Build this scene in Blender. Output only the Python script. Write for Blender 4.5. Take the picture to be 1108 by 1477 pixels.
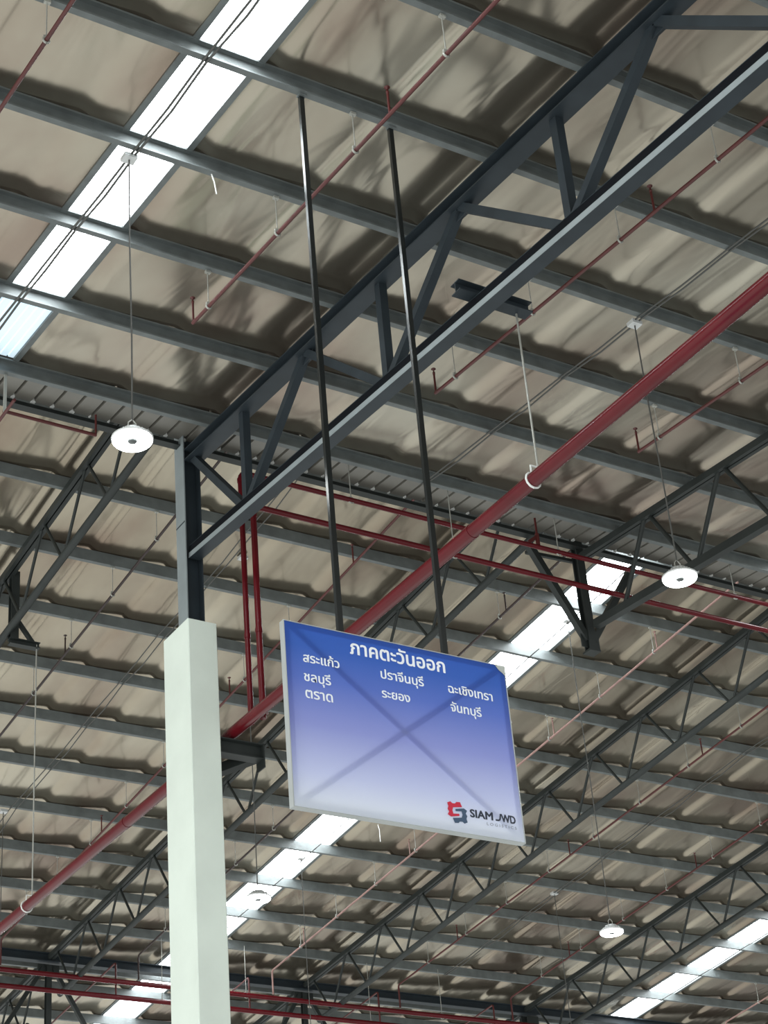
import bpy, math, random
from mathutils import Vector, Matrix, noise as mnoise
random.seed(4)
for o in list(bpy.data.objects):
    bpy.data.objects.remove(o)
S = bpy.context.scene
C = S.collection
EYE = 1.6                      # camera height above the floor; heights below are given from eye level

# ------------------------------------------------------------------ camera
cam_d = bpy.data.cameras.new('camera')
cam_d.sensor_fit = 'VERTICAL'
cam_d.sensor_height = 36.0
cam_d.lens = 2800.0 / 1477.0 * 36.0
cam_d.clip_end = 300
cam = bpy.data.objects.new('camera', cam_d)
C.objects.link(cam)
yaw, pitch, roll = math.radians(33.9083), math.radians(31.1333), math.radians(-5.1349)
fwd = Vector((math.sin(yaw) * math.cos(pitch), math.cos(yaw) * math.cos(pitch), math.sin(pitch)))
rgt = Vector((math.cos(yaw), -math.sin(yaw), 0))
upv = rgt.cross(fwd)
r2_ = math.cos(roll) * rgt + math.sin(roll) * upv
u2_ = -math.sin(roll) * rgt + math.cos(roll) * upv
cam.matrix_world = Matrix(((r2_.x, u2_.x, -fwd.x, 0), (r2_.y, u2_.y, -fwd.y, 0), (r2_.z, u2_.z, -fwd.z, EYE), (0, 0, 0, 1)))
S.camera = cam

# ------------------------------------------------------------------ world: the bright hall below and around
w = bpy.data.worlds.new('hall_light')
S.world = w
w.use_nodes = True
nt = w.node_tree
nt.nodes.clear()
wo = nt.nodes.new('ShaderNodeOutputWorld')
bg = nt.nodes.new('ShaderNodeBackground')
tc = nt.nodes.new('ShaderNodeTexCoord')
AMBIENT = 0.30
LOBES = [((-0.95, -0.12, -0.22), 0.30, 1.60), ((0.04, 0.86, -0.50), 0.70, 1.06), ((0.10, -0.97, -0.20), 0.20, 0.55)]   # bright side of the hall, far end, added unseen fill behind the camera
last = None
for d_, lo_, st_ in LOBES:
    dp = nt.nodes.new('ShaderNodeVectorMath'); dp.operation = 'DOT_PRODUCT'
    dp.inputs[1].default_value = Vector(d_).normalized()
    mr = nt.nodes.new('ShaderNodeMapRange')
    mr.interpolation_type = 'SMOOTHSTEP'
    mr.inputs['From Min'].default_value = lo_
    mr.inputs['From Max'].default_value = 1.0
    mr.inputs['To Min'].default_value = 0.0
    mr.inputs['To Max'].default_value = st_
    ad = nt.nodes.new('ShaderNodeMath'); ad.operation = 'ADD'
    ad.inputs[1].default_value = AMBIENT
    nt.links.new(tc.outputs['Generated'], dp.inputs[0])
    nt.links.new(dp.outputs['Value'], mr.inputs['Value'])
    nt.links.new(mr.outputs['Result'], ad.inputs[0])
    if last is not None: nt.links.new(last, ad.inputs[1])
    last = ad.outputs[0]
nt.links.new(last, bg.inputs['Strength'])
bg.inputs['Color'].default_value = (0.96, 1.0, 0.97, 1)
nt.links.new(bg.outputs['Background'], wo.inputs['Surface'])

S.view_settings.view_transform = 'Standard'
S.view_settings.look = 'None'
S.view_settings.exposure = 0.0
S.view_settings.gamma = 1.0
S.view_settings.use_curve_mapping = False
try:
    S.cycles.use_denoising = True
    S.cycles.max_bounces = 6
    S.cycles.diffuse_bounces = 3
except Exception:
    pass

# ------------------------------------------------------------------ materials
def srgb(r, g, b):
    f = lambda c: (c / 255 / 12.92) if c / 255 <= 0.04045 else ((c / 255 + 0.055) / 1.055) ** 2.4
    return (f(r), f(g), f(b), 1)

def new_mat(name):
    m = bpy.data.materials.new(name)
    m.use_nodes = True
    return m, m.node_tree, m.node_tree.nodes['Principled BSDF']

def mat(name, col, rough=0.6, metal=0.0, var=0.12, scale=3.0, spec=0.5):
    m, t, b = new_mat(name)
    n = t.nodes.new('ShaderNodeTexNoise'); n.inputs['Scale'].default_value = scale; n.inputs['Detail'].default_value = 4
    g = t.nodes.new('ShaderNodeNewGeometry')
    t.links.new(g.outputs['Position'], n.inputs['Vector'])
    r = t.nodes.new('ShaderNodeMapRange')
    r.inputs['From Min'].default_value = 0.3; r.inputs['From Max'].default_value = 0.7
    r.inputs['To Min'].default_value = 1 - var; r.inputs['To Max'].default_value = 1 + var
    t.links.new(n.outputs['Fac'], r.inputs['Value'])
    mu = t.nodes.new('ShaderNodeMix'); mu.data_type = 'RGBA'; mu.blend_type = 'MULTIPLY'
    mu.inputs['Factor'].default_value = 1
    mu.inputs['A'].default_value = col
    t.links.new(r.outputs['Result'], mu.inputs['B'])
    t.links.new(mu.outputs['Result'], b.inputs['Base Color'])
    b.inputs['Roughness'].default_value = rough
    b.inputs['Metallic'].default_value = metal
    b.inputs['Specular IOR Level'].default_value = spec
    return m

def emit_mat(name, col, strength):
    m, t, b = new_mat(name)
    b.inputs['Base Color'].default_value = col
    b.inputs['Emission Color'].default_value = col
    b.inputs['Emission Strength'].default_value = strength
    b.inputs['Roughness'].default_value = 0.4
    return m

STEEL = mat('dark_blue_grey_paint', (0.024, 0.032, 0.039, 1), 0.5, 0, 0.15, spec=0.25)
STEEL_B = mat('dark_grey_paint', (0.024, 0.028, 0.027, 1), 0.5, 0, 0.15, spec=0.25)
BLACK = mat('black_gloss_paint', (0.010, 0.012, 0.012, 1), 0.22, 0, 0.1)
GALV = mat('galvanised_steel', (0.125, 0.14, 0.14, 1), 0.5, 0.0, 0.18, 5)
RED = mat('red_pipe_paint', (0.098, 0.005, 0.009, 1), 0.22, 0, 0.12, spec=0.28)
REDM = mat('dull_red_pipe_paint', (0.075, 0.010, 0.009, 1), 0.45, 0, 0.2)
ROD = mat('zinc_rod', (0.36, 0.36, 0.33, 1), 0.4, 0.2, 0.1)
CASE = mat('white_green_concrete_paint', (0.66, 0.72, 0.655, 1), 0.75, 0, 0.05, 1.5)
WIRE = mat('grey_cable', (0.07, 0.07, 0.065, 1), 0.6, 0, 0.1)
WHITE = mat('white_plastic', (0.75, 0.76, 0.74, 1), 0.5, 0, 0.03)
FOAM = mat('white_foam', (0.8, 0.8, 0.78, 1), 0.8, 0, 0.05)
DECK = mat('bare_metal_deck', (0.17, 0.16, 0.14, 1), 0.45, 0.1, 0.12, 2)
GLOW = emit_mat('led_ring_glow', (0.95, 1.0, 0.98, 1), 14.0)
SKYM = emit_mat('translucent_roof_sheet', (0.93, 0.98, 1.0, 1), 10.0)
SKYB = emit_mat('aged_translucent_sheet', (0.60, 0.74, 0.84, 1), 0.75)
LIT_STEEL = mat('lit_side_light_grey', (0.22, 0.25, 0.26, 1), 0.5, 0, 0.08)  # lighter steel colour, paints in the light on left-facing sides
RECESS_SHADE = mat('recess_shade_black', (0.007, 0.008, 0.010, 1), 0.8, 0, 0.1, spec=0.05)  # black that paints in the shade of the chord's upper recess
HUB = mat('lamp_hub', (0.10, 0.11, 0.11, 1), 0.5, 0, 0.05)
HOUSE = mat('lamp_housing_grey', (0.6, 0.61, 0.61, 1), 0.4, 0.2, 0.05)

def insulation(name, c1, c2, c3):
    m, t, b = new_mat(name)
    g = t.nodes.new('ShaderNodeNewGeometry')
    mp = t.nodes.new('ShaderNodeMapping'); mp.inputs['Scale'].default_value = (0.55, 0.30, 0.4)
    t.links.new(g.outputs['Position'], mp.inputs['Vector'])
    n1 = t.nodes.new('ShaderNodeTexNoise'); n1.inputs['Scale'].default_value = 1.0; n1.inputs['Detail'].default_value = 5
    t.links.new(mp.outputs['Vector'], n1.inputs['Vector'])
    cr = t.nodes.new('ShaderNodeValToRGB')
    cr.color_ramp.elements[0].position = 0.32; cr.color_ramp.elements[0].color = c1
    cr.color_ramp.elements[1].position = 0.68; cr.color_ramp.elements[1].color = c2
    e = cr.color_ramp.elements.new(0.5); e.color = c3
    t.links.new(n1.outputs['Fac'], cr.inputs['Fac'])
    t.links.new(cr.outputs['Color'], b.inputs['Base Color'])
    mp2 = t.nodes.new('ShaderNodeMapping'); mp2.inputs['Scale'].default_value = (1.5, 0.35, 1)
    t.links.new(g.outputs['Position'], mp2.inputs['Vector'])
    n2 = t.nodes.new('ShaderNodeTexNoise'); n2.inputs['Scale'].default_value = 1.3; n2.inputs['Detail'].default_value = 2
    n2.inputs['Distortion'].default_value = 0.6
    t.links.new(mp2.outputs['Vector'], n2.inputs['Vector'])
    bp = t.nodes.new('ShaderNodeBump'); bp.inputs['Strength'].default_value = 0.10; bp.inputs['Distance'].default_value = 0.2
    t.links.new(n2.outputs['Fac'], bp.inputs['Height'])
    t.links.new(bp.outputs['Normal'], b.inputs['Normal'])
    b.inputs['Roughness'].default_value = 0.19
    b.inputs['Metallic'].default_value = 0.82
    return m
INS1 = insulation('tan_foil_insulation', (0.25, 0.195, 0.155, 1), (0.37, 0.345, 0.285, 1), (0.315, 0.28, 0.225, 1))
INS2 = insulation('grey_tan_foil_insulation', (0.22, 0.165, 0.125, 1), (0.385, 0.345, 0.272, 1), (0.305, 0.262, 0.20, 1))

# ------------------------------------------------------------------ mesh helpers
class MB:
    def __init__(s):
        s.v, s.f, s.sm = [], [], []
    def add(s, vs, fs, smooth=False):
        b = len(s.v)
        s.v += [Vector(p) for p in vs]
        for f in fs:
            s.f.append([i + b for i in f]); s.sm.append(smooth)
    def box(s, a, b):
        x0, y0, z0 = a; x1, y1, z1 = b
        s.add([(x0, y0, z0), (x1, y0, z0), (x1, y1, z0), (x0, y1, z0), (x0, y0, z1), (x1, y0, z1), (x1, y1, z1), (x0, y1, z1)],
              [(0, 3, 2, 1), (4, 5, 6, 7), (0, 1, 5, 4), (1, 2, 6, 5), (2, 3, 7, 6), (3, 0, 4, 7)])
    def sweep(s, p0, p1, prof, side, smooth=False):
        # profile (a along side, b along up) extruded from p0 to p1
        p0, p1 = Vector(p0), Vector(p1)
        d = (p1 - p0).normalized()
        side = Vector(side); side = (side - d * side.dot(d)).normalized()
        up = side.cross(d)
        if up.z < -1e-6 or (abs(up.z) < 1e-6 and up.y < 0):
            up = -up
        n = len(prof)
        vs = [p + side * a + up * b for p in (p0, p1) for a, b in prof]
        fs = [(i, (i + 1) % n, n + (i + 1) % n, n + i) for i in range(n)]
        fs += [tuple(range(n))[::-1], tuple(range(n, 2 * n))]
        s.add(vs, fs, smooth)
    def bar(s, p0, p1, wd, ht, side=(1, 0, 0)):
        a, b = wd / 2, ht / 2
        s.sweep(p0, p1, [(-a, -b), (a, -b), (a, b), (-a, b)], side)
    def tube(s, pts, r, n=10, cap=True):
        pts = [Vector(p) for p in pts]
        rings = []
        prev = None
        for i, p in enumerate(pts):
            if i == 0: d = (pts[1] - p).normalized()
            elif i == len(pts) - 1: d = (p - pts[i - 1]).normalized()
            else: d = ((pts[i + 1] - p).normalized() + (p - pts[i - 1]).normalized()).normalized()
            a = prev if prev else (Vector((1, 0, 0)) if abs(d.x) < 0.9 else Vector((0, 0, 1)))
            a = (a - d * a.dot(d)).normalized(); prev = a
            b = d.cross(a)
            rings.append([p + (a * math.cos(2 * math.pi * k / n) + b * math.sin(2 * math.pi * k / n)) * r for k in range(n)])
        vs = [q for ring in rings for q in ring]
        fs = [(i * n + k, i * n + (k + 1) % n, (i + 1) * n + (k + 1) % n, (i + 1) * n + k) for i in range(len(pts) - 1) for k in range(n)]
        s.add(vs, fs, True)
        if cap:
            s.add(rings[0], [tuple(range(n))[::-1]]); s.add(rings[-1], [tuple(range(n))])
    def lathe(s, c, prof, n=32):
        c = Vector(c); m = len(prof)
        vs = [c + Vector((r * math.cos(2 * math.pi * k / n), r * math.sin(2 * math.pi * k / n), z)) for k in range(n) for r, z in prof]
        fs = [(k * m + i, ((k + 1) % n) * m + i, ((k + 1) % n) * m + i + 1, k * m + i + 1) for k in range(n) for i in range(m - 1)]
        s.add(vs, fs, True)
    def build(s, name, material, parent=None, org=None):
        """link as one object; coordinates are metres from eye level"""
        me = bpy.data.meshes.new(name)
        if parent is not None: base = parent['_b'] if '_b' in parent else (0, 0, 0)
        else: base = org if org else (sum((p.x for p in s.v), 0) / len(s.v), sum((p.y for p in s.v), 0) / len(s.v), min(p.z for p in s.v))
        base = Vector(base)
        me.from_pydata([tuple(p - base) for p in s.v], [], s.f)
        for p, q in zip(me.polygons, s.sm): p.use_smooth = q
        me.materials.append(material)
        me.validate()
        o = bpy.data.objects.new(name, me)
        C.objects.link(o)
        if parent is not None: o.parent = parent
        else: o.location = base + Vector((0, 0, EYE))
        return o

BASES = []
def thing(name, label, cat, base, group=None):
    o = bpy.data.objects.new(name, None)
    o.empty_display_size = 0.2
    C.objects.link(o)
    o.location = Vector(base) + Vector((0, 0, EYE))
    o['_b'] = tuple(base)
    BASES.append(o)
    return tag(o, label, cat, group)

def tag(o, label, cat, group=None):
    o['label'] = label; o['category'] = cat
    if group: o['group'] = group
    return o

def sub(mb, name, material, child_of):
    """a sub-part of a part (the part has the same local frame as its thing)"""
    root = child_of.parent
    o = mb.build(name, material, root)
    o.parent = child_of
    return o

def structure(o, label=None, cat=None):
    o['kind'] = 'structure'
    if label: o['label'] = label
    if cat: o['category'] = cat
    return o

def copy_thing(o, dx, label, group=None):
    c = o.copy(); C.objects.link(c)
    c.location = o.location + Vector(dx)
    c['label'] = label
    if '_b' in c: BASES.append(c)
    for ch in [q for q in o.children]:
        k = ch.copy(); C.objects.link(k); k.parent = c
        for g in ch.children:
            d = g.copy(); C.objects.link(d); d.parent = k
    return c

# ------------------------------------------------------------------ roof geometry
SL = 0.0865                              # five degree roof pitch
Y0 = 18.816
K2 = 1.137
def z1(y): return 14.0 - SL * (Y0 - y)             # underside of purlins, near roof (rises away)
def z2(y): return K2 * (14.0 + SL * Y0) - SL * y   # underside of purlins, far roof (falls away)
PUR = 0.20                               # purlin depth
EDGE = 19.09                             # free edge of the near roof
P1 = [5.6, 7.2, 8.8, 10.40, 12.03, 13.60, 15.17, 16.75, 18.33]
P2 = [19.9, 21.5, 23.12, 24.74, 26.37, 27.96, 29.56, 31.19, 32.81, 34.46, 36.07, 37.65, 40.8, 42.4, 44.0, 45.6]
SKY1 = (6.37, 7.08)
SKY2 = [(19.03, 19.93), (32.05, 32.95)]

def ceiling_mesh(x0, x1, y0, y1, zf, purl, gaps, roll0, name, material, seed, step=0.06, sag=0.030, wr=0.014):
    ny = int((y1 - y0) / 0.12)
    segs = []
    a = x0
    for g0, g1 in gaps:
        segs.append((a, g0)); a = g1
    segs.append((a, x1))
    W, EW = 1.31, 0.12
    def h(x, y):
        z = zf(y) + PUR + 0.004
        dmin = min(abs(y - (p - 0.04)) for p in purl)
        hold = max(0.0, min(1.0, (dmin - 0.05) / 0.35))
        hold = hold * hold * (3 - 2 * hold)
        u = ((x - roll0) / W) % 1.0
        q_ = math.sin(math.pi / 2 * u / EW) if u < EW else math.cos(math.pi / 2 * (u - EW) / (1 - EW))
        z += sag * (1 - q_)
        z -= hold * wr * mnoise.noise(Vector((x * 0.9 + seed, y * 0.45, seed)))
        z -= hold * wr * 0.35 * mnoise.noise(Vector((x * 2.3, y * 1.0 + seed, seed + 3)))
        return z
    for a, b in segs:
        mb = MB()
        nx = max(2, int((b - a) / step))
        base = len(mb.v)
        for j in range(ny + 1):
            y = y0 + (y1 - y0) * j / ny
            for i in range(nx + 1):
                x = a + (b - a) * i / nx
                zz = h(x, y)
                # flat next to a skylight lap
                mb.v.append(Vector((x, y, zz)))
        for j in range(ny):
            for i in range(nx):
                q = base + j * (nx + 1) + i
                mb.f.append([q, q + nx + 1, q + nx + 2, q + 1]); mb.sm.append(True)
        structure(mb.build(name, material))

ceiling_mesh(-4, 26, 3.5, 18.34, z1, P1, [SKY1, (19.4, 20.1)], 12.41, 'ceiling', INS1, 1.7)
ceiling_mesh(3, 52, 18.6, 50, z2, P2, SKY2, 12.20, 'ceiling', INS2, 8.3, 0.055, 0.046, 0.012)

# bare ribbed metal deck between the last purlin and the free edge of the near roof
mb = MB()
x = -4.0
prof = []
while x < 26:
    prof += [(x, 0), (x + 0.225, 0), (x + 0.235, 0.05), (x + 0.255, 0.05)]
    x += 0.265
ya, yb = 18.30, EDGE
for y in (ya, yb):
    for px, pz in prof: mb.v.append(Vector((px, y, z1(y) + PUR + 0.005 + pz)))
n = len(prof)
for i in range(n - 1):
    mb.f.append([i, n + i, n + i + 1, i + 1]); mb.sm.append(False)
structure(mb.build('ceiling', DECK))
mb = MB()
x = -4.0
rr = random.Random(3)
while x < 26:
    if rr.random() < 0.8:
        wd = rr.uniform(0.02, 0.06)
        mb.box((x + 0.22, EDGE - 0.03, z1(EDGE) + PUR - 0.015 * rr.random()), (x + 0.22 + wd, EDGE + 0.01, z1(EDGE) + PUR + 0.045))
    x += 0.265
o = mb.build('trim_1', FOAM); structure(o)
# outer sheet above the insulation keeps the sky out and carries the translucent strips
mb = MB()
mb.box((-4, 3.5, 0), (26, EDGE, 0.01))
for p in mb.v: p.z += z1(p.y) + PUR + 0.22
structure(mb.build('ceiling', DECK))
mb = MB()
mb.box((3, 18.6, 0), (52, 50, 0.01))
for p in mb.v: p.z += z2(p.y) + PUR + 0.22
structure(mb.build('ceiling', DECK))

# ------------------------------------------------------------------ skylights
def skylight(x0, x1, ya, yb, zf, label, aged=None):
    n = 7
    wd = (x1 - x0) / n
    prof = []
    for i in range(n):
        prof += [(x0 + i * wd, 0.0), (x0 + i * wd + wd * 0.78, 0.0), (x0 + i * wd + wd * 0.86, 0.028), (x0 + i * wd + wd * 0.94, 0.028)]
    prof.append((x1, 0))
    m = len(prof)
    t = thing('skylight', label, 'skylight', ((x0 + x1) / 2, ya, zf(ya) + PUR), 'translucent roof strips')
    for a_, b_, mt in ((ya, aged or yb, SKYM), (aged or yb, yb, SKYB)):
        if b_ - a_ < 0.1: continue
        mb = MB()
        for y in (a_, b_):
            for px, pz in prof: mb.v.append(Vector((px, y, zf(y) + PUR + 0.03 + pz)))
        for i in range(m - 1):
            mb.f.append([i, m + i, m + i + 1, i + 1]); mb.sm.append(False)
        o = mb.build('translucent_sheet', mt, t)
        if mt is SKYB: o['label'] = 'bluish aged last sheet'
    for sx in (x0, x1):
        fb = MB()
        d = 0.035
        fb.sweep((sx, ya, zf(ya) + PUR + 0.01), (sx, yb, zf(yb) + PUR + 0.01), [(-d, -0.02), (d, -0.02), (d, 0.03), (-d, 0.03)], (1, 0, 0))
        fb.build('flashing', GALV, t)
    return t
skylight(SKY1[0], SKY1[1], 3.5, 18.25, z1, 'bright white translucent roof strip on the near slope, upper left', 16.72)
skylight(19.4, 20.1, 3.5, 18.25, z1, 'translucent roof strip of the near slope off the right edge')
skylight(SKY2[0][0], SKY2[0][1], 19.2, 50, z2, 'bright translucent roof strip passing behind the blue sign')
skylight(SKY2[1][0], SKY2[1][1], 19.2, 50, z2, 'bright translucent roof strip in the lower right corner')

# ------------------------------------------------------------------ purlins
def purlin(y, zf, x0, x1, label, group, web_front):
    mb = MB()
    t_, fl, lip = 0.006, 0.075, 0.022
    c = [(0, 0), (fl, 0), (fl, lip), (fl - t_, lip), (fl - t_, t_), (t_, t_), (t_, PUR - t_), (fl - t_, PUR - t_), (fl - t_, PUR - lip), (fl, PUR - lip), (fl, PUR), (0, PUR)]
    z = zf(y)
    if web_front: pts = [(y - fl + a, z + b) for a, b in c]
    else: pts = [(y - a, z + b) for a, b in c][::-1]
    n = len(pts)
    vs = [Vector((xx, a, b)) for xx in (x0, x1) for a, b in pts]
    mb.add(vs, [(i, n + i, n + (i + 1) % n, (i + 1) % n) for i in range(n)])
    q = [(0, 1, 4, 5), (1, 2, 3, 4), (5, 6, 11, 0), (6, 7, 10, 11), (7, 8, 9, 10)]
    mb.add(vs[:n], q); mb.add(vs[n:], [f[::-1] for f in q])
    t = thing('roof_purlin', label, 'roof purlin', (x0, y, z), group)
    mb.build('channel', GALV, t)
    # cleats where the purlin sits on each truss
    for cx in [v for v in (9.83, 16.27, 22.75, 29.2) if x0 < v < x1]:
        if zf is z1 and cx > 20: continue
        cb = MB()
        cb.box((cx + 0.10, y - 0.10, z + 0.0), (cx + 0.106, y + 0.02, z + 0.15))
        cb.box((cx - 0.02, y - 0.10, z - 0.006), (cx + 0.106, y + 0.02, z + 0.001))
        cb.build('cleat', GALV, t)
    return t
ORD = ['first', 'second', 'third', 'fourth', 'fifth', 'sixth', 'seventh', 'eighth', 'ninth', 'tenth', 'eleventh', 'twelfth', 'thirteenth', 'fourteenth', 'fifteenth', 'sixteenth']
for i, y in enumerate(reversed(P1)):
    where = 'grey steel purlin along the ribbed free edge of the near roof' if i == 0 else '%s grey steel purlin of the near roof counting from its ribbed edge' % ORD[i]
    purlin(y, z1, -3.5, 25.5, where, 'near roof purlins', False)
for i, y in enumerate(P2):
    purlin(y, z2, 4, 50, '%s grey steel purlin of the far roof counting away from the ribbed edge' % ORD[i], 'far roof purlins', True)

# free-edge beam of the near roof
mb = MB()
mb.box((-3.5, 19.10, 14.115), (25.5, 19.16, 14.205))
mb.box((-3.5, 19.04, 14.105), (25.5, 19.16, 14.115))
tag(mb.build('edge_beam', STEEL_B), 'dark steel beam running under the ribbed free edge of the near roof', 'roof beam')

# ------------------------------------------------------------------ heavy truss beside the sign
def i_prof(w, h, tf, tw):
    a, b = w / 2, h / 2
    return [(-a, -b), (a, -b), (a, -b + tf), (tw / 2, -b + tf), (tw / 2, b - tf), (a, b - tf), (a, b), (-a, b), (-a, b - tf), (-tw / 2, b - tf), (-tw / 2, -b + tf), (-a, -b + tf)]
t1 = thing('roof_truss', 'heavy dark steel truss of square members running up right from the white column', 'truss', (9.83, 19.0, z1(19.0)))
mb = MB()
yA, yB = 3.6, 19.0
mb.sweep((9.825, yB, z1(yB) - 0.085), (9.825, yA, z1(yA) - 0.085), i_prof(0.23, 0.17, 0.016, 0.012), (1, 0, 0))
mb.build('top_chord', STEEL, t1)
mb = MB()
BW0, BW1 = 9.745, 9.905
def bch(y): return z1(y) - 1.63
prof = [(-0.08, 0), (0.08, 0), (0.08, 0.075), (-0.08, 0.075)]
mb.sweep((9.825, yB, bch(yB)), (9.825, yA, bch(yA)), prof, (1, 0, 0))
bc_ = mb.build('bottom_chord', STEEL, t1)
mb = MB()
mb.sweep((9.825, yB, bch(yB)), (9.825, yA, bch(yA)), [(-0.074, 0.0755), (0.074, 0.0755), (0.074, 0.172), (-0.074, 0.172)], (1, 0, 0))  # solid strip coloured black in place of a shaded recess
o = sub(mb, 'recess_shade_strip', RECESS_SHADE, bc_); o['label'] = 'black strip standing in for shade in the chord recess'
mb = MB()
mb.sweep((9.825, yB, bch(yB)), (9.825, yA, bch(yA)), [(-0.08, 0.172), (0.08, 0.172), (0.08, 0.178), (-0.08, 0.178)], (1, 0, 0))
sub(mb, 'flange', STEEL, bc_)
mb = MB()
mb.sweep((9.825, yB, bch(yB)), (9.825, yA, bch(yA)), [(-0.083, 0.002), (-0.0801, 0.002), (-0.0801, 0.073), (-0.083, 0.073)], (1, 0, 0))  # thin strip putting the side light into the chord's colour
o = sub(mb, 'lit_side_strip', LIT_STEEL, bc_); o['label'] = 'light grey strip painted as the lit side of the chord'
def web(p, q, wd=0.10):
    m = MB(); m.sweep(p, q, [(-wd / 2, -wd / 2), (wd / 2, -wd / 2), (wd / 2, wd / 2), (-wd / 2, wd / 2)], (1, 0, 0))
    m.build('web_member', STEEL, t1)
X1 = 9.83
topn = [18.93, 15.97, 12.66, 9.36, 6.05]
botn = [17.55, 14.29, 10.95, 7.65, 4.4]
for i, yb in enumerate(botn):
    zb, zt = bch(yb) + 0.17, z1(yb) - 0.16
    web((X1, yb, zb), (X1, yb, zt))
    web((X1, yb - 0.08, zb), (X1, topn[i + 1] + 0.02 if i + 1 < len(topn) else yb - 1.6, z1(topn[i + 1] if i + 1 < len(topn) else yb - 1.6) - 0.15))
    web((X1, yb + 0.10, zb), (X1, topn[i] - 0.02, z1(topn[i]) - 0.15))
for yb in topn[1:] + botn:
    top = yb in topn
    gp = MB()
    zc = z1(yb) - 0.17 if top else bch(yb) + 0.17
    s_ = -1 if top else 1
    gp.add([(X1 + dx, yb + a, zc + s_ * b) for dx in (-0.006, 0.006) for a, b in ((-0.16, 0), (0.16, 0), (0.09, 0.10), (-0.09, 0.10))],
           [(0, 1, 2, 3), (7, 6, 5, 4), (0, 4, 5, 1), (1, 5, 6, 2), (2, 6, 7, 3), (3, 7, 4, 0)])
    gp.build('gusset_plate', STEEL, t1)

# ------------------------------------------------------------------ light tube trusses
def light_truss(xc, zf, ytop, ybot, y0, y1, depth, label, cw=0.15, br=0.062, wr=0.026, square=False):
    t = thing('roof_truss', label, 'truss', (xc, y0, zf(y0)), 'light tube trusses')
    m = MB()
    m.sweep((xc, y0, zf(y0) - 0.05), (xc, y1, zf(y1) - 0.05), [(-cw / 2, -0.05), (-0.012, -0.05), (-0.012, 0.035), (0.012, 0.035), (0.012, -0.05), (cw / 2, -0.05), (cw / 2, 0.05), (-cw / 2, 0.05)], (1, 0, 0))
    m.build('top_chord', STEEL_B, t)
    b0, b1 = max(y0, min(ybot) - 0.35), min(y1, max(ybot) + 0.62)
    m = MB()
    if square: m.bar((xc, b0, zf(b0) - depth), (xc, b1, zf(b1) - depth), 0.12, 0.12)
    else: m.tube([(xc, b0, zf(b0) - depth), (xc, b1, zf(b1) - depth)], br, 14)
    m.build('bottom_chord', STEEL_B, t)
    for yb in ybot:
        for yt in ytop:
            if abs(yt - yb) < 1.0:
                s_ = 0.06 if yt > yb else -0.06
                m = MB(); m.tube([(xc, yb + s_, zf(yb) - depth + 0.03), (xc, yt - s_, zf(yt) - 0.07)], wr, 8)
                m.build('web_member', STEEL_B, t)
    return t
T2 = light_truss(16.27, z1, [3.15 + 1.605 * i for i in range(10)], [3.95 + 1.605 * i for i in range(10)], 3.0, 19.1, 1.20,
                 'dark tube truss of the near roof ending at the hanging post on the right', 0.14, 0.06, 0.034, True)
FT = [19.12 + 1.627 * i for i in range(13)]
FB = [19.98 + 1.623 * i for i in range(12)]
LBL = {9.83: 'dark tube truss of the far roof at the left edge, below the left lamp',
       16.3: 'dark tube truss of the far roof passing behind the blue sign',
       22.76: 'dark tube truss of the far roof crossing right of the blue sign',
       29.15: 'dark tube truss of the far roof beside the lower right skylight'}
for xc, lb in LBL.items():
    light_truss(xc, z2, FT, FB[:12] , 19.2, 38.95, 1.085, lb)
LB2 = {9.83: 'far tube truss beyond the low cross beam, left of the frame', 16.3: 'far tube truss beyond the cross beam in the bottom left corner',
       22.76: 'far tube truss beyond the cross beam below the blue sign', 29.15: 'far tube truss beyond the cross beam at lower right'}
for xc, lb in LB2.items():
    light_truss(xc, z2, [39.8 + 1.62 * i for i in range(6)], [40.6 + 1.62 * i for i in range(5)], 39.25, 48.5, 1.085, lb)

# ------------------------------------------------------------------ column with white casing
col = thing('column', 'square white-cased column with dark steel section rising from its top', 'column', (9.83, 19.19, -EYE))
mb = MB()
cx0, cx1, cy0, cy1 = 9.63, 10.03, 18.85, 19.54
b_ = 0.012
prof = [(cx0 + b_, cy0), (cx1 - b_, cy0), (cx1, cy0 + b_), (cx1, cy1 - b_), (cx1 - b_, cy1), (cx0 + b_, cy1), (cx0, cy1 - b_), (cx0, cy0 + b_)]
vs = [(a, b, z) for z in (-EYE, 11.43) for a, b in prof]
mb.add(vs, [(i, (i + 1) % 8, 8 + (i + 1) % 8, 8 + i) for i in range(8)] + [tuple(range(8))[::-1], tuple(range(8, 16))])
mb.build('casing', CASE, col)
mb = MB()
prof = [(9.69, 18.97), (9.705, 18.97), (9.705, 19.085), (9.915, 19.085), (9.915, 18.97), (9.93, 18.97), (9.93, 19.22), (9.915, 19.22), (9.915, 19.105), (9.705, 19.105), (9.705, 19.22), (9.69, 19.22)]
mb.box((9.705, 19.085, 11.4), (9.915, 19.105, 16.1))
sc_ = mb.build('steel_web', STEEL, col)
for fx, fm in ((9.69, LIT_STEEL), (9.915, STEEL)):  # left flange coloured lighter to paint in the light on it
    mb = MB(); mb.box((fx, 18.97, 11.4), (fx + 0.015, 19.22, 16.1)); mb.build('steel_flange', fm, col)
mb = MB()
mb.box((9.685, 18.975, 12.90), (9.6905, 19.215, 12.915))
mb.build('splice_line', STEEL, col)

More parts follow.
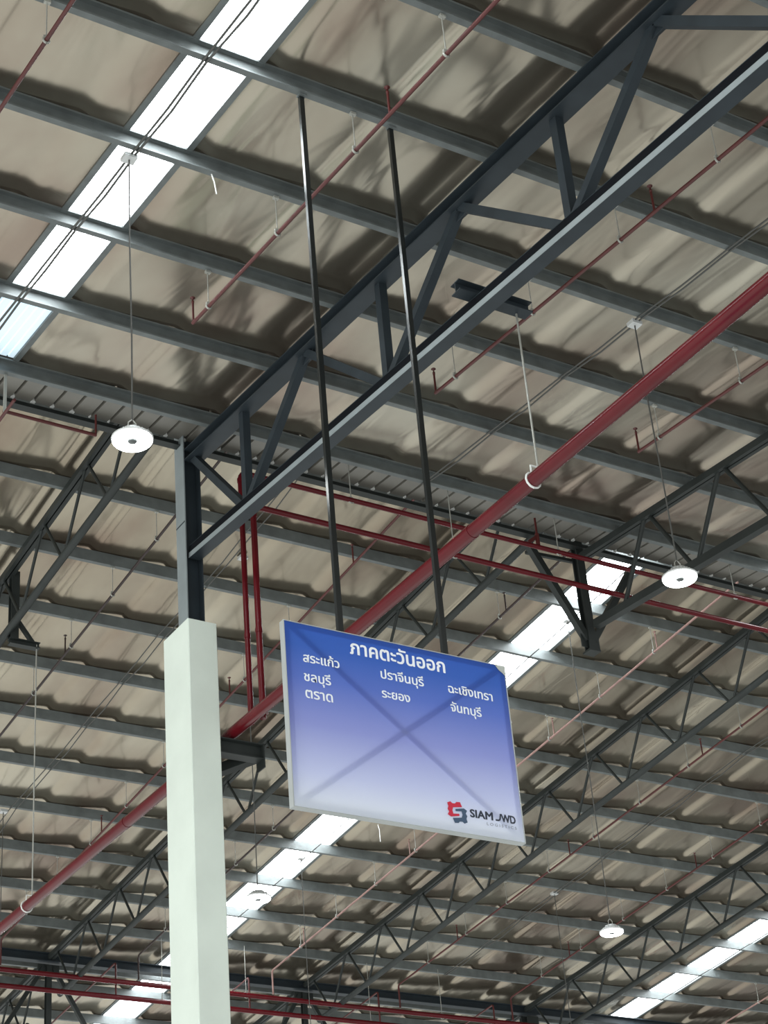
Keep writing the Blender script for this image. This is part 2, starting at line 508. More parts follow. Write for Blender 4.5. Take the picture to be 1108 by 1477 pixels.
# ------------------------------------------------------------------ hanging post on the right with its V of braces
hp = thing('hanging_post', 'dark hanging steel post with V braces right of the blue sign', 'steel post', (16.24, 19.17, 12.45))
mb = MB()
mb.sweep((16.24, 19.17, 12.45), (16.24, 19.17, 16.1), i_prof(0.13, 0.13, 0.02, 0.03), (1, 0, 0))
mb.box((16.15, 19.08, 12.42), (16.34, 19.26, 12.45))
mb.build('post', STEEL_B, hp)
for tx in (15.33, 17.25):
    m = MB(); m.bar((16.24 + (0.05 if tx > 16 else -0.05), 19.17, 12.62), (tx, 19.17, 14.05), 0.10, 0.10, (0, 1, 0))
    m.build('brace', STEEL_B, hp)
m = MB(); m.bar((15.35, 19.25, 13.93), (16.2, 19.25, 13.97), 0.05, 0.05, (0, 1, 0)); m.build('strut', STEEL_B, hp)
m = MB(); m.box((16.08, 19.16, 12.5), (16.40, 19.18, 12.72)); m.build('gusset_plate', STEEL_B, hp)

# ------------------------------------------------------------------ cross beam far away with its posts and braces
cb = thing('cross_beam', 'long dark cross beam under the far roof near the bottom of the picture', 'roof beam', (24, 39.1, 14.1))
mb = MB()
mb.sweep((5, 39.05, z2(39.05) - 0.04), (50, 39.05, z2(39.05) - 0.04), i_prof(0.20, 0.20, 0.02, 0.02), (0, 1, 0))
mb.build('beam', STEEL, cb)
mb = MB()
mb.box((5, 39.55, z2(39.5) - 0.05), (50, 39.63, z2(39.5) + 0.15))
mb.build('edge_channel', GALV, cb)
posts = [(16.3, 0.12, 'thin dark post under the cross beam in the lower left corner', 12.0), (22.76, 0.12, 'thin dark post under the cross beam below the blue sign', 12.0),
         (9.83, 0.32, 'dark far column under the cross beam beyond the left edge', -EYE), (29.3, 0.34, 'thick dark far column top at the bottom edge, left of the lower right skylight', -EYE)]
for px, wd, lb, zb in posts:
    t = thing('steel_post', lb, 'steel post', (px, 39.1, zb), 'posts under the cross beam')
    m = MB(); m.sweep((px, 39.1, zb), (px, 39.1, z2(39.1) - 0.19), i_prof(wd, wd, wd * 0.08, wd * 0.08), (1, 0, 0)); m.build('post', STEEL_B, t)
    for s_ in (-1, 1):
        m = MB(); m.bar((px + s_ * 0.12, 39.1, 14.15), (px + s_ * 1.45, 39.1, 12.0), 0.09, 0.09, (0, 1, 0)); m.build('brace', STEEL_B, t)
    m = MB(); m.box((px - 0.25, 39.08, 13.95), (px + 0.25, 39.12, 14.22)); m.build('gusset_plate', STEEL_B, t)

# ------------------------------------------------------------------ red fire mains
def clamp(mb, x, y, z, r):
    mb.tube([(x + (r + 0.008) * math.sin(a), y, z - (r + 0.008) * math.cos(a)) for a in [math.pi * 2 * k / 12 for k in range(13)]], 0.012, 6, False)

mp = thing('fire_main_pipe', 'thick red fire main pipe rising diagonally behind the blue sign', 'pipe', (10.24, 19, 9.9))
mb = MB()
def zm(y): return 9.935 + 0.0083 * (y - 9.0)
mb.tube([(10.24, 3.5, zm(3.5)), (10.24, 48, zm(48))], 0.076, 20)
mb.build('pipe', RED, mp)
for y in (6.2, 13.7, 17.0, 22.0, 28.0):
    m = MB(); m.tube([(10.24, y - 0.05, zm(y)), (10.24, y + 0.05, zm(y))], 0.081, 20); m.build('coupling', RED, mp)

def main_hanger(x, y, ztop, label):
    t = thing('pipe_hanger', label, 'pipe hanger', (x, y, zm(y)))
    m = MB(); m.tube([(x + 0.08, y, zm(y) + 0.14), (x + 0.08, y, ztop)], 0.011, 8); m.build('rod', ROD, t)
    m = MB(); m.tube([(x + 0.08, y, zm(y) + 0.17), (x - 0.01, y, zm(y) + 0.17), (x - 0.01, y, zm(y) + 0.08)], 0.011, 6)
    clamp(m, x, y, zm(y), 0.078); m.build('clamp', WHITE, t)
    return t
main_hanger(10.24, 12.58, 12.10, 'pale hanger rod and clamp holding the thick red main on the right')
main_hanger(10.24, 25.4, 14.36, 'pale hanger rod and clamp holding the thick red main at lower left')

# bracket lying on the heavy truss
mb = MB()
mb.sweep((9.55, 12.55, 12.09), (10.46, 12.55, 12.09), i_prof(0.15, 0.13, 0.012, 0.012), (0, 1, 0))
tag(mb.build('pipe_bracket', STEEL), 'short dark steel bracket laid across the heavy truss above the red main', 'bracket')
# bracket hung from the far left truss
t = thing('drop_bracket', 'dark L shaped drop bracket with knee brace at the far left edge', 'bracket', (9.93, 25.4, 14.3))
m = MB(); m.sweep((9.93, 25.4, 14.36), (9.93, 25.4, z2(25.4) - 0.0), i_prof(0.13, 0.13, 0.015, 0.015), (1, 0, 0)); m.build('post', STEEL_B, t)
m = MB(); m.sweep((9.86, 25.4, 14.33), (10.36, 25.4, 14.33), i_prof(0.12, 0.10, 0.012, 0.012), (0, 1, 0)); m.build('arm', STEEL_B, t)
m = MB(); m.bar((10.25, 25.4, 14.38), (9.97, 25.4, 14.75), 0.08, 0.05, (0, 1, 0)); m.build('knee_brace', STEEL_B, t)
# bracket on the column
t = thing('column_bracket', 'dark steel bracket on the white column carrying the red main', 'bracket', (10.03, 18.95, 9.7))
m = MB(); m.sweep((10.03, 18.95, 9.81), (10.62, 18.95, 9.81), i_prof(0.16, 0.2, 0.015, 0.015), (0, 1, 0)); m.build('arm', STEEL_B, t)
m = MB(); m.bar((10.60, 19.0, 9.80), (10.03, 19.5, 9.62), 0.12, 0.14, (0, 0, 1)); m.build('diagonal', STEEL_B, t)
m = MB(); m.box((10.615, 18.86, 9.60), (10.63, 19.06, 9.91)); m.build('end_plate', STEEL_B, t)

# risers and cross mains along the free edge of the near roof
def elbow(p, q, r_, k=0.12):
    """points round a bend at q coming from p going to r_"""
    p, q, r_ = Vector(p), Vector(q), Vector(r_)
    a = (p - q).normalized(); b = (r_ - q).normalized()
    return [q + a * k * (1 - t_) ** 2 + b * k * t_ ** 2 for t_ in (0, 0.25, 0.5, 0.75, 1)]
UP, LO = (18.66, 13.64), (18.47, 13.03)
def cross_main(label, xr, yz, x1, rad, hx):
    y, z = yz
    t = thing('cross_main_pipe', label, 'pipe', (xr, y, zm(y)), 'red cross mains')
    m = MB()
    pts = [(xr, y, zm(y) + 0.02)] + elbow((xr, y, 10), (xr, y, z), (20, y, z)) + [(x1, y, z)]
    m.tube(pts, rad, 14)
    m.build('pipe', RED, t)
    for zc_ in (z - 0.13, 11.23):
        m = MB(); m.tube([(xr, y, zc_ - 0.03), (xr, y, zc_ + 0.03)], rad + 0.007, 14); m.build('coupling', RED, t)
    m = MB(); m.tube([(xr, y - 0.03, zm(y) + 0.07), (xr, y - 0.03, zm(y) + 0.14)], rad + 0.01, 14); m.tube([(xr, y, zm(y)+0.07), (10.24, y, zm(y) + 0.03)], rad * 0.9, 12); m.build('outlet', RED, t)
    for hx_ in hx:
        m = MB(); m.tube([(hx_, y, z + 0.05), (hx_, y, z1(y) + PUR)], 0.008, 6); clamp(m, hx_, y, z, rad); m.build('hanger', ROD, t)
    return t
cross_main('upper red cross main pipe under the ribbed roof edge, fed by the left riser', 10.35, UP, 25.0, 0.036, (12.03, 15.47, 18.76, 22.0))
cross_main('lower red cross main pipe under the ribbed roof edge, fed by the right riser', 10.41, LO, 25.0, 0.040, (13.5, 19.6, 22.9))
# small red standpipe with flange beside the hanging post
t = thing('sprinkler_standpipe', 'short red pipe stub standing on the upper cross main, left of the hanging post', 'pipe', (15.12, 18.66, 13.66))
m = MB(); m.tube([(15.12, 18.66, 13.67), (15.12, 18.66, 13.86)], 0.03, 10); m.tube([(15.12, 18.66, 13.86), (15.12, 18.66, 14.12)], 0.016, 8); m.build('pipe', REDM, t)
m = MB(); m.bar((14.95, 18.66, 13.68), (15.10, 18.66, 13.80), 0.03, 0.05, (0, 1, 0)); m.build('branch', REDM, t)

# far cross mains near the bottom edge
for (lb, y, z, x0, x1, hx) in (('upper red cross main pipe along the bottom edge, before the far cross beam', 37.4, 13.40, 9.0, 40.0, (20.3, 25.5)),
                               ('lower red cross main pipe along the bottom edge, before the far cross beam', 37.53, 13.10, 9.0, 40.0, (18.3, 23.6))):
    t = thing('cross_main_pipe', lb, 'pipe', (x0, y, z), 'red cross mains')
    m = MB(); m.tube([(x0, y, z), (x1, y, z)], 0.055, 14); m.build('pipe', RED, t)
    for cx in (12.5, 16.9, 22.2, 27.9, 33.5):
        m = MB(); m.tube([(cx - 0.06, y, z), (cx + 0.06, y, z)], 0.061, 14); m.build('coupling', RED, t)
    for hx_ in hx:
        m = MB(); m.tube([(hx_, y, z + 0.05), (hx_, y, z2(y))], 0.008, 6); clamp(m, hx_, y, z, 0.057); m.build('hanger', ROD, t)

# ------------------------------------------------------------------ sprinkler branch pipes
def branch(x, zf, ya, yb, hangers, heads, label, group, drop=0.0, r=0.021, end_head=None, dz=0.49, material=None, up_end=None):
    material = material or REDM
    t = thing('sprinkler_pipe', label, 'sprinkler pipe', (x, ya, zf(ya) - dz), group)
    Z = lambda y: zf(y) - dz
    pts = [(x, ya, Z(ya))]
    if drop:
        pts += elbow((x, ya, Z(ya)), (x, yb, Z(yb)), (x, yb, Z(yb) - 1), 0.07) + [(x, yb, Z(yb) - drop)]
    else:
        pts += [(x, yb, Z(yb))]
    m = MB(); m.tube(pts, r, 10); m.build('pipe', material, t)
    for y in hangers:
        m = MB(); m.tube([(x, y, Z(y) + 0.02), (x, y, zf(y) + 0.004)], 0.007, 6)
        m.box((x - 0.03, y - 0.03, zf(y) - 0.03), (x + 0.03, y + 0.01, zf(y)))
        hgr = m.build('hanger', ROD, t)
        m = MB(); clamp(m, x, y, Z(y), r)
        m.box((x - 0.03, y - 0.012, Z(y) + r), (x + 0.03, y + 0.012, Z(y) + r + 0.03)); sub(m, 'clamp', ROD, hgr)
    for y in heads:
        m = MB(); m.tube([(x, y, Z(y)), (x, y, Z(y) + 0.27)], 0.013, 8); nip = m.build('nipple', material, t)
        m = MB(); m.lathe((x, y, Z(y) + 0.27), [(0.0, 0.085), (0.03, 0.08), (0.03, 0.075), (0.008, 0.07), (0.008, 0.03), (0.016, 0.03), (0.016, 0.0), (0.0, 0.0)], 10)
        sub(m, 'sprinkler_head', material, nip)
    return t
G1, G2 = 'near roof sprinkler branches', 'far roof sprinkler branches'
branch(4.86, z1, 4.0, 15.57, (10.38, 11.99), (), 'thin red sprinkler pipe in the top left corner', G1)
branch(8.12, z1, 4.0, 15.57, (8.78, 10.38, 12.01, 13.6, 15.18), (8.3, 11.37, 15.555), 'thin red sprinkler pipe crossing behind both sign rods, top centre', G1)
branch(11.36, z1, 4.0, 15.57, (8.78, 10.38, 11.96, 13.56, 15.13), (8.3, 11.38, 15.555), 'thin red sprinkler pipe just right of the heavy truss', G1)
branch(14.45, z1, 4.0, 15.57, (10.38, 11.96, 13.59, 15.14), (11.38, 15.555), 'thin red sprinkler pipe ending in an upturned stub beyond the thick main, right', G1)
PH = [23.1, 24.72, 26.35, 27.94, 29.54, 31.17, 32.79, 34.44, 36.05]
FAR = [(11.31, 'thin dark red sprinkler pipe crossing the far roof left of the white column', (26.6, 33.0)),
       (14.52, 'thin red far roof sprinkler pipe passing behind the column and the thick main', (22.6, 26.9, 32.3)),
       (17.68, 'thin dark far roof sprinkler pipe going under the blue sign', (22.9, 34.8)),
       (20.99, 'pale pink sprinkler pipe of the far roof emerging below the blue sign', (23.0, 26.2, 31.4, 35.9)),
       (24.35, 'thin red far roof sprinkler pipe between the blue sign and the lower right lamp', (25.9, 30.4, 34.8)),
       (27.55, 'thin red sprinkler pipe of the far roof left of the lower right skylight', (30.1, 34.9)),
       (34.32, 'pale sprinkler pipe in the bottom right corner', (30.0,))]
SKYLIT_PINK = mat('skylit_pale_pink', (0.27, 0.155, 0.135, 1), 0.5, 0, 0.15)  # paler pipe colour with the skylight's light painted in
DARKP = mat('dark_maroon_paint', (0.022, 0.009, 0.008, 1), 0.45, 0, 0.2)
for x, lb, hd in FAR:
    branch(x, z2, 19.4, 37.4, PH, hd, lb, G2, drop=0.55, dz=0.50, material=SKYLIT_PINK if 'pale' in lb else (DARKP if 'dark' in lb else REDM))
FAR2 = [(14.05, 'short sprinkler riser and branch beyond the far cross mains, lower left corner'), (17.2, 'short sprinkler riser and branch beyond the far cross mains, left of the column'),
        (20.45, 'short pale sprinkler riser and branch beyond the far cross mains, right of the column'), (23.85, 'short sprinkler riser and branch beyond the far cross mains, bottom centre'),
        (27.1, 'short sprinkler riser and branch beyond the far cross mains, bottom right')]
for x, lb in FAR2:
    t = thing('sprinkler_pipe', lb, 'sprinkler pipe', (x, 37.53, 13.1), 'branches beyond the far mains')
    m = MB(); m.tube([(x, 37.53, 13.12)] + elbow((x, 37.53, 13), (x, 37.53, 13.86), (x, 40, 13.63), 0.06) + [(x, 47.5, 13.86 - SL * 10)], 0.021, 10); m.build('pipe', REDM, t)
# L shaped pipe end at the left edge
t = thing('sprinkler_pipe', 'thin red L shaped sprinkler pipe under the ribbed edge at the left', 'sprinkler pipe', (6.98, 18.2, 13.4), G1)
m = MB(); m.tube([(6.98, 18.0, 13.385), (6.98, 20.5, 13.37)], 0.020, 10); m.tube([(7.0, 18.42, 13.49), (8.23, 18.45, 13.5)], 0.022, 10); m.build('pipe', REDM, t)
m = MB(); m.tube([(8.225, 18.45, 13.49), (8.225, 18.45, 13.80)], 0.014, 8); m.build('nipple', REDM, t)
m = MB(); m.box((6.965, 18.31, 13.40), (7.0, 18.335, z1(18.33))); m.build('hanger', ROD, t)

# ------------------------------------------------------------------ lamps
def lamp(x, y, ztop, label, zb=10.06):
    t = thing('high_bay_lamp', label, 'lamp', (x, y, zb), 'round high bay lamps')
    m = MB(); m.lathe((x, y, zb), [(0.05, 0.012), (0.05, 0.0), (0.06, -0.010), (0.175, -0.012), (0.187, 0.0), (0.187, 0.02)], 40); m.build('led_ring', GLOW, t)
    m = MB(); m.lathe((x, y, zb), [(0.0, -0.012), (0.04, -0.012), (0.048, 0.0), (0.05, 0.012)], 24); m.build('hub', HUB, t)
    m = MB(); m.lathe((x, y, zb), [(0.187, 0.015), (0.197, 0.02), (0.197, 0.035), (0.17, 0.055), (0.10, 0.06), (0.095, 0.12), (0.06, 0.13), (0.0, 0.13)], 40); hs = m.build('housing', HOUSE, t)
    m = MB()
    for k in range(24):
        a = 2 * math.pi * k / 24
        d = Vector((math.cos(a), math.sin(a), 0)); c_ = Vector((x, y, zb))
        m.bar(c_ + d * 0.09 + Vector((0, 0, 0.075)), c_ + d * 0.14 + Vector((0, 0, 0.065)), 0.006, 0.04, (-d.y, d.x, 0))
    sub(m, 'cooling_fins', HOUSE, hs)
    m = MB(); m.tube([(x - 0.04, y, zb + 0.12), (x - 0.04, y, zb + 0.2), (x, y, zb + 0.24), (x + 0.04, y, zb + 0.2), (x + 0.04, y, zb + 0.12)], 0.007, 6); m.build('hook', ROD, t)
    m = MB(); m.tube([(x, y, zb + 0.23), (x + 0.006, y, (zb * 2 + ztop) / 3), (x - 0.004, y, (zb + 2 * ztop) / 3), (x, y, ztop)], 0.009, 6); m.build('suspension_wire', WIRE, t)
    m = MB(); m.box((x - 0.07, y - 0.06, ztop - 0.05), (x + 0.07, y + 0.06, ztop)); m.build('junction_box', HOUSE, t)
    return t
lamp(6.475, 13.70, z1(13.6) - 0.0, 'lit round lamp hanging at the left, above the white column')
lamp(13.0, 13.70, z1(13.6) - 0.0, 'lit round lamp hanging at the right, under the thick red main')
lamp(13.29, 24.0, z2(24.0) + PUR + 0.012, 'round lamp seen against the skylight just right of the white column')
lamp(19.42, 23.45, z2(23.12), 'lit round lamp hanging low at the right, below the blue sign')
lamp(19.39, 33.1, z2(32.8), 'lamp hanging below the bottom edge, only its wire seen right of the column')
lamp(25.84, 33.0, z2(32.8), 'lamp hanging below the bottom edge, only its wire seen at lower right')
lamp(12.77, 32.95, z2(32.8), 'lamp below the left bottom corner, only its wire seen at the left edge')

# ------------------------------------------------------------------ electric cables along the purlins
def cable(x, zf, ys, label, strands=2, sag=0.03, gap=0.05, r=0.011):
    m = MB()
    rr = random.Random(int(x * 10))
    for k in range(strands):
        pts = []
        for i, y in enumerate(ys):
            pts.append((x + (k - (strands - 1) / 2) * gap * rr.uniform(0.5, 1.2), y, zf(y) - 0.012))
            if i + 1 < len(ys):
                ym = (y + ys[i + 1]) / 2
                pts.append((x + (k - (strands - 1) / 2) * gap * rr.uniform(0.4, 1.3), ym, zf(ym) - 0.012 - sag * (0.4 + 0.9 * k) * rr.uniform(0.7, 1.2)))
        m.tube(pts, r, 6)
    tag(m.build('cable', WIRE), label, 'cable', 'cables strung under the purlins')
cable(6.49, z1, [3.6] + P1, 'pair of grey cables strung under the bright near skylight', r=0.015)
cable(13.0, z1, [3.6] + P1, 'pair of dark cables strung under the near roof beyond the right lamp wire')
cable(12.92, z2, P2[:12], 'pair of dark cables under the far roof left of the white column', 2, 0.05, 0.12)
cable(19.45, z2, P2[:12], 'thin cable running along the middle of the skylight behind the blue sign', 1, 0.02)
cable(25.86, z2, P2[:12], 'pair of dark cables under the far roof right of the blue sign', 2, 0.04, 0.1)
cable(32.45, z2, P2[:12], 'thin cable along the middle of the lower right skylight', 1, 0.02)
def loose(p, q, r_, label):
    m = MB(); m.tube([p, q, r_], 0.008, 6); tag(m.build('wire_end', WHITE), label, 'wire', 'loose wire ends')
loose((7.35, 13.57, 13.55), (7.38, 13.57, 13.45), (7.40, 13.57, 13.30), 'loose pale wire end hanging from a purlin right of the near skylight')
loose((19.98, 26.3, 15.45), (20.06, 26.3, 15.40), (20.10, 26.3, 15.14), 'loose pale wire end hanging right of the skylight beside the sign')
loose((20.1, 31.15, 15.0), (20.13, 31.15, 14.9), (20.13, 31.15, 14.64), 'loose pale wire end hanging below the bottom edge of the sign')

# ------------------------------------------------------------------ blue hanging sign
YS = 12.03
X0, X1_, Z0, Z1 = 6.998, 9.160, 5.826, 7.440
sign = thing('hanging_sign', 'blue to white rectangular region sign hanging on two black rods', 'sign', ((X0 + X1_) / 2, YS, Z0))
# printed skin stretched over a frame with crossed bars
m, t, b = new_mat('blue_fade_print')
g = t.nodes.new('ShaderNodeNewGeometry'); sx = t.nodes.new('ShaderNodeSeparateXYZ')
t.links.new(g.outputs['Position'], sx.inputs['Vector'])
mr_ = t.nodes.new('ShaderNodeMapRange'); mr_.inputs['From Min'].default_value = Z0 + EYE; mr_.inputs['From Max'].default_value = Z1 + EYE
t.links.new(sx.outputs['Z'], mr_.inputs['Value'])
cr = t.nodes.new('ShaderNodeValToRGB'); E = cr.color_ramp.elements
E[0].position = 0.0; E[0].color = srgb(236, 241, 252)
E[1].position = 1.0; E[1].color = srgb(52, 96, 190)
for pos, cc in ((0.2, (200, 206, 243)), (0.45, (148, 156, 220)), (0.7, (94, 118, 202)), (0.88, (60, 100, 190))):
    e = E.new(pos); e.color = srgb(*cc)
t.links.new(mr_.outputs['Result'], cr.inputs['Fac'])
t.links.new(cr.outputs['Color'], b.inputs['Base Color'])
b.inputs['Roughness'].default_value = 0.45
tr = t.nodes.new('ShaderNodeBsdfTranslucent')
mx = t.nodes.new('ShaderNodeMixShader'); mx.inputs['Fac'].default_value = 0.42
t.links.new(cr.outputs['Color'], tr.inputs['Color'])
t.links.new(b.outputs['BSDF'], mx.inputs[1]); t.links.new(tr.outputs['BSDF'], mx.inputs[2])
t.links.new(mx.outputs['Shader'], t.nodes['Material Output'].inputs['Surface'])
PRINT = m
mb = MB()
NX, NZ = 108, 81
Wd, Ht = X1_ - X0, Z1 - Z0
def skin(u, v):
    # bars of the frame (edges and both diagonals) hold the skin forward, the cloth dips between
    d1 = abs((v - (1 - u))) * Wd * Ht / math.hypot(Wd, Ht)
    d2 = abs((v - u)) * Wd * Ht / math.hypot(Wd, Ht)
    de = min(u * Wd, (1 - u) * Wd, v * Ht, (1 - v) * Ht)
    d = min(d1, d2, de + 0.02)
    return 0.006 * min(1.0, d / 0.14) ** 0.8
for j in range(NZ + 1):
    for i in range(NX + 1):
        u, v = i / NX, j / NZ
        mb.v.append(Vector((X0 + u * Wd, YS - 0.03 + skin(u, v), Z0 + v * Ht)))
for j in range(NZ):
    for i in range(NX):
        q = j * (NX + 1) + i
        mb.f.append([q, q + 1, q + NX + 2, q + NX + 1]); mb.sm.append(True)
mb.build('printed_face', PRINT, sign)
FRM = mat('zinc_frame_tube', (0.60, 0.62, 0.65, 1), 0.5, 0, 0.06)
EDGEM = mat('pale_grey_frame_edge', (0.40, 0.42, 0.42, 1), 0.5, 0, 0.06)
yf = YS - 0.012
for p_, q_ in (((X0, Z0), (X1_, Z1)), ((X0, Z1), (X1_, Z0))):
    mb = MB(); off = 0.0 if q_[1] > p_[1] else 0.0
    mb.bar((p_[0] + 0.05, yf, p_[1] + (0.037 if q_[1] > p_[1] else -0.037)), (q_[0] - 0.05, yf, q_[1] - (0.037 if q_[1] > p_[1] else -0.037)), 0.024, 0.05, (0, 1, 0))
    mb.build('frame_bar', FRM, sign)
for a, b_ in (((X0, Z0), (X0 + 0.05, Z1)), ((X1_ - 0.05, Z0), (X1_, Z1)), ((X0 + 0.05, Z0), (X1_ - 0.05, Z0 + 0.05)), ((X0 + 0.05, Z1 - 0.05), (X1_ - 0.05, Z1))):
    mb = MB(); mb.box((a[0], YS - 0.022, a[1]), (b_[0], YS + 0.02, b_[1])); mb.build('frame_bar', FRM, sign)
for a, b_ in (((X0 - 0.008, YS - 0.034, Z0 - 0.006), (X1_ + 0.008, YS + 0.03, Z0)), ((X0 - 0.008, YS - 0.034, Z1), (X1_ + 0.008, YS + 0.03, Z1 + 0.006)),
              ((X0 - 0.008, YS - 0.034, Z0), (X0, YS + 0.03, Z1)), ((X1_, YS - 0.034, Z0), (X1_ + 0.008, YS + 0.03, Z1))):
    mb = MB(); mb.box(a, b_); mb.build('frame_edge', EDGEM, sign)
mb = MB()
mb.add([(X1_ - 0.10, YS - 0.0365, Z1 + 0.004), (X1_ + 0.009, YS - 0.0365, Z1 + 0.004), (X1_ + 0.009, YS - 0.0365, Z1 - 0.10), (X1_ - 0.02, YS - 0.0365, Z1 - 0.07), (X1_ - 0.06, YS - 0.0365, Z1 - 0.045),
        (X1_ - 0.10, YS - 0.034, Z1 + 0.004), (X1_ + 0.009, YS - 0.034, Z1 + 0.004), (X1_ + 0.009, YS - 0.034, Z1 - 0.10), (X1_ - 0.02, YS - 0.034, Z1 - 0.07), (X1_ - 0.06, YS - 0.034, Z1 - 0.045)],
       [(0, 4, 3, 2, 1), (5, 6, 7, 8, 9), (0, 1, 6, 5), (1, 2, 7, 6), (2, 3, 8, 7), (3, 4, 9, 8), (4, 0, 5, 9)])
o = mb.build('lifted_corner', mat('bare_skin_back', (0.45, 0.47, 0.44, 1), 0.7), sign); o['label'] = 'pale peeled top right corner'
# rods
for rx, lb in ((7.545, 'left black hanger rod between the roof and the blue sign'), (8.575, 'right black hanger rod between the roof and the blue sign')):
    m_ = MB(); m_.box((rx - 0.025, YS - 0.02, Z1 - 0.02), (rx + 0.025, YS + 0.018, z1(YS) + 0.0))
    t_ = thing('sign_rod', lb, 'rod', (rx, YS, Z1), 'sign rods')
    m_.build('tube', BLACK, t_)
    m_ = MB(); m_.box((rx - 0.04, YS - 0.05, z1(YS) - 0.015), (rx + 0.04, YS + 0.02, z1(YS))); m_.build('top_plate', GALV, t_)

# lettering
INK = mat('white_print', (0.86, 0.88, 0.92, 1), 0.5, 0, 0.02)
NAVY = mat('dark_navy_print', srgb(38, 44, 62), 0.5, 0, 0.02)
GREY = mat('grey_print', srgb(150, 155, 170), 0.5, 0, 0.02)
CRIM = mat('crimson_print', srgb(196, 34, 62), 0.5, 0, 0.02)
SLATE = mat('slate_blue_print', srgb(62, 82, 108), 0.5, 0, 0.02)
YT = YS - 0.0375
def yskin(x_, z_):
    u_, v_ = min(1, max(0, (x_ - X0) / Wd)), min(1, max(0, (z_ - Z0) / Ht))
    return YS - 0.033 + skin(u_, v_)

def lettering(s_, xl, xr, zb, material, label=None, bold=0.0, cap=None, spacing=1.0):
    cu = bpy.data.curves.new('lettering', 'FONT')
    cu.body = s_
    cu.size = 1.0
    cu.space_character = spacing
    cu.extrude = 0.003
    cu.resolution_u = 3
    tmp = bpy.data.objects.new('tmp', cu)
    C.objects.link(tmp)
    dg = bpy.context.evaluated_depsgraph_get()
    me0 = bpy.data.meshes.new_from_object(tmp.evaluated_get(dg))
    bpy.data.objects.remove(tmp)
    xs = [v.co.x for v in me0.vertices]
    k = (xr - xl) / (max(xs) - min(xs))
    kz = k if cap is None else cap / max(v.co.y for v in me0.vertices)
    x_0 = min(xs)
    mb = MB()
    offs = [(0, 0)] if not bold else [(bold * math.cos(a), bold * math.sin(a) * 0.8) for a in [math.pi * 2 * q / 6 for q in range(6)]]
    for n_, (dx, dz) in enumerate(offs):
        mb.add([(xl + (v.co.x - x_0 + dx) * k, yskin(xl + (v.co.x - x_0 + dx) * k, zb + (v.co.y + dz) * kz) - n_ * 0.0005 + v.co.z * 0.3, zb + (v.co.y + dz) * kz) for v in me0.vertices], [tuple(p.vertices) for p in me0.polygons])
    o = mb.build('lettering', material, sign)
    if label: o['label'] = label
    return o
lettering('ภาคตะวันออก', 7.612, 8.541, 7.262, INK, 'large white Thai heading', 0.024)
lettering('สระแก้ว', 7.160, 7.494, 7.099, INK, 'white Thai word', 0.020)
lettering('ชลบุรี', 7.158, 7.404, 6.929, INK, 'white Thai word', 0.020)
lettering('ตราด', 7.162, 7.411, 6.779, INK, 'white Thai word', 0.020)
lettering('ปราจีนบุรี', 7.892, 8.309, 7.091, INK, 'white Thai word', 0.020)
lettering('ระยอง', 7.888, 8.158, 6.916, INK, 'white Thai word', 0.020)
lettering('ฉะเชิงเทรา', 8.555, 9.003, 7.083, INK, 'white Thai word', 0.020)
lettering('จันทบุรี', 8.558, 8.868, 6.911, INK, 'white Thai word', 0.020)
lettering('SIAM', 8.645, 8.862, 5.980, NAVY, 'dark latin lettering', 0.034, cap=0.066)
lettering('WD', 8.948, 9.090, 5.980, NAVY, 'dark latin lettering', 0.034, cap=0.066)
mb = MB()
st = [(8.945, 6.047), (8.936, 6.006), (8.930, 5.993), (8.918, 5.987), (8.890, 5.987)]
sj = []
for i_, (a_, b_) in enumerate(st):
    p0 = Vector((*st[max(0, i_ - 1)], 0)); p1 = Vector((*st[min(len(st) - 1, i_ + 1)], 0))
    d_ = (p1 - p0).normalized(); sj.append((a_, b_, -d_.y * 0.0065, d_.x * 0.0065))
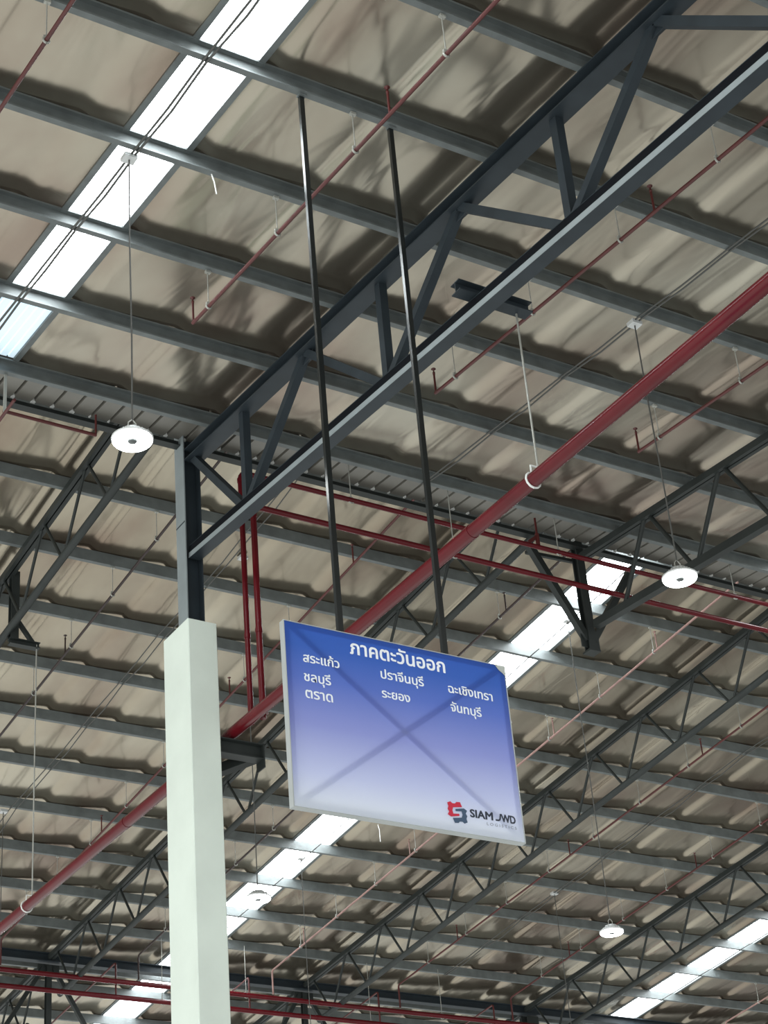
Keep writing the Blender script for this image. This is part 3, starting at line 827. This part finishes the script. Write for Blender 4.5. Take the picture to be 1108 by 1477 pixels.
for i_ in range(len(sj) - 1):
    q = [(sj[i_][0] + sj[i_][2], sj[i_][1] + sj[i_][3]), (sj[i_ + 1][0] + sj[i_ + 1][2], sj[i_ + 1][1] + sj[i_ + 1][3]), (sj[i_ + 1][0] - sj[i_ + 1][2], sj[i_ + 1][1] - sj[i_ + 1][3]), (sj[i_][0] - sj[i_][2], sj[i_][1] - sj[i_][3])]
    mb.add([(a_, yskin(a_, b_) - 0.001 + e_, b_) for e_ in (0, 0.002) for a_, b_ in q], [(0, 1, 2, 3), (7, 6, 5, 4), (0, 4, 5, 1), (1, 5, 6, 2), (2, 6, 7, 3), (3, 7, 4, 0)])
o = mb.build('lettering', NAVY, sign); o['label'] = 'dark latin letter'
lettering('LOGISTICS', 8.800, 9.093, 5.931, GREY, 'small grey latin lettering', 0.0, cap=0.024, spacing=1.5)
# emblem: two interlocking toothed halves forming an S
def emblem(pts, material, nm):
    m_ = MB()
    n_ = len(pts)
    vs = [(x_, yy, z_) for yy in (YT + 0.003, YT + 0.006) for x_, z_ in pts]
    m_.add(vs, [(i, (i + 1) % n_, n_ + (i + 1) % n_, n_ + i) for i in range(n_)])
    me_faces = [tuple(range(n_)), tuple(range(n_, 2 * n_))[::-1]]
    m_.add(vs[:n_], [me_faces[0]]); m_.add(vs[n_:], [tuple(range(n_))[::-1]])
    return m_.build(nm, material, sign)
EC = (8.513, 5.998)
half = [(0.052, 0.052), (0.036, 0.092), (0.000, 0.088), (-0.012, 0.074), (-0.040, 0.072), (-0.058, 0.086), (-0.088, 0.072), (-0.080, 0.042), (-0.090, 0.018),
        (-0.078, -0.004), (-0.094, -0.030), (-0.064, -0.046), (0.018, -0.030), (0.018, -0.012), (-0.040, -0.018), (-0.046, 0.010), (-0.036, 0.038)]
emblem([(EC[0] + a, EC[1] + b) for a, b in half], CRIM, 'emblem_half')
emblem([(EC[0] - a + 0.004, EC[1] - b - 0.004) for a, b in half], SLATE, 'emblem_half')

for o in BASES:
    if '_b' in o: del o['_b']
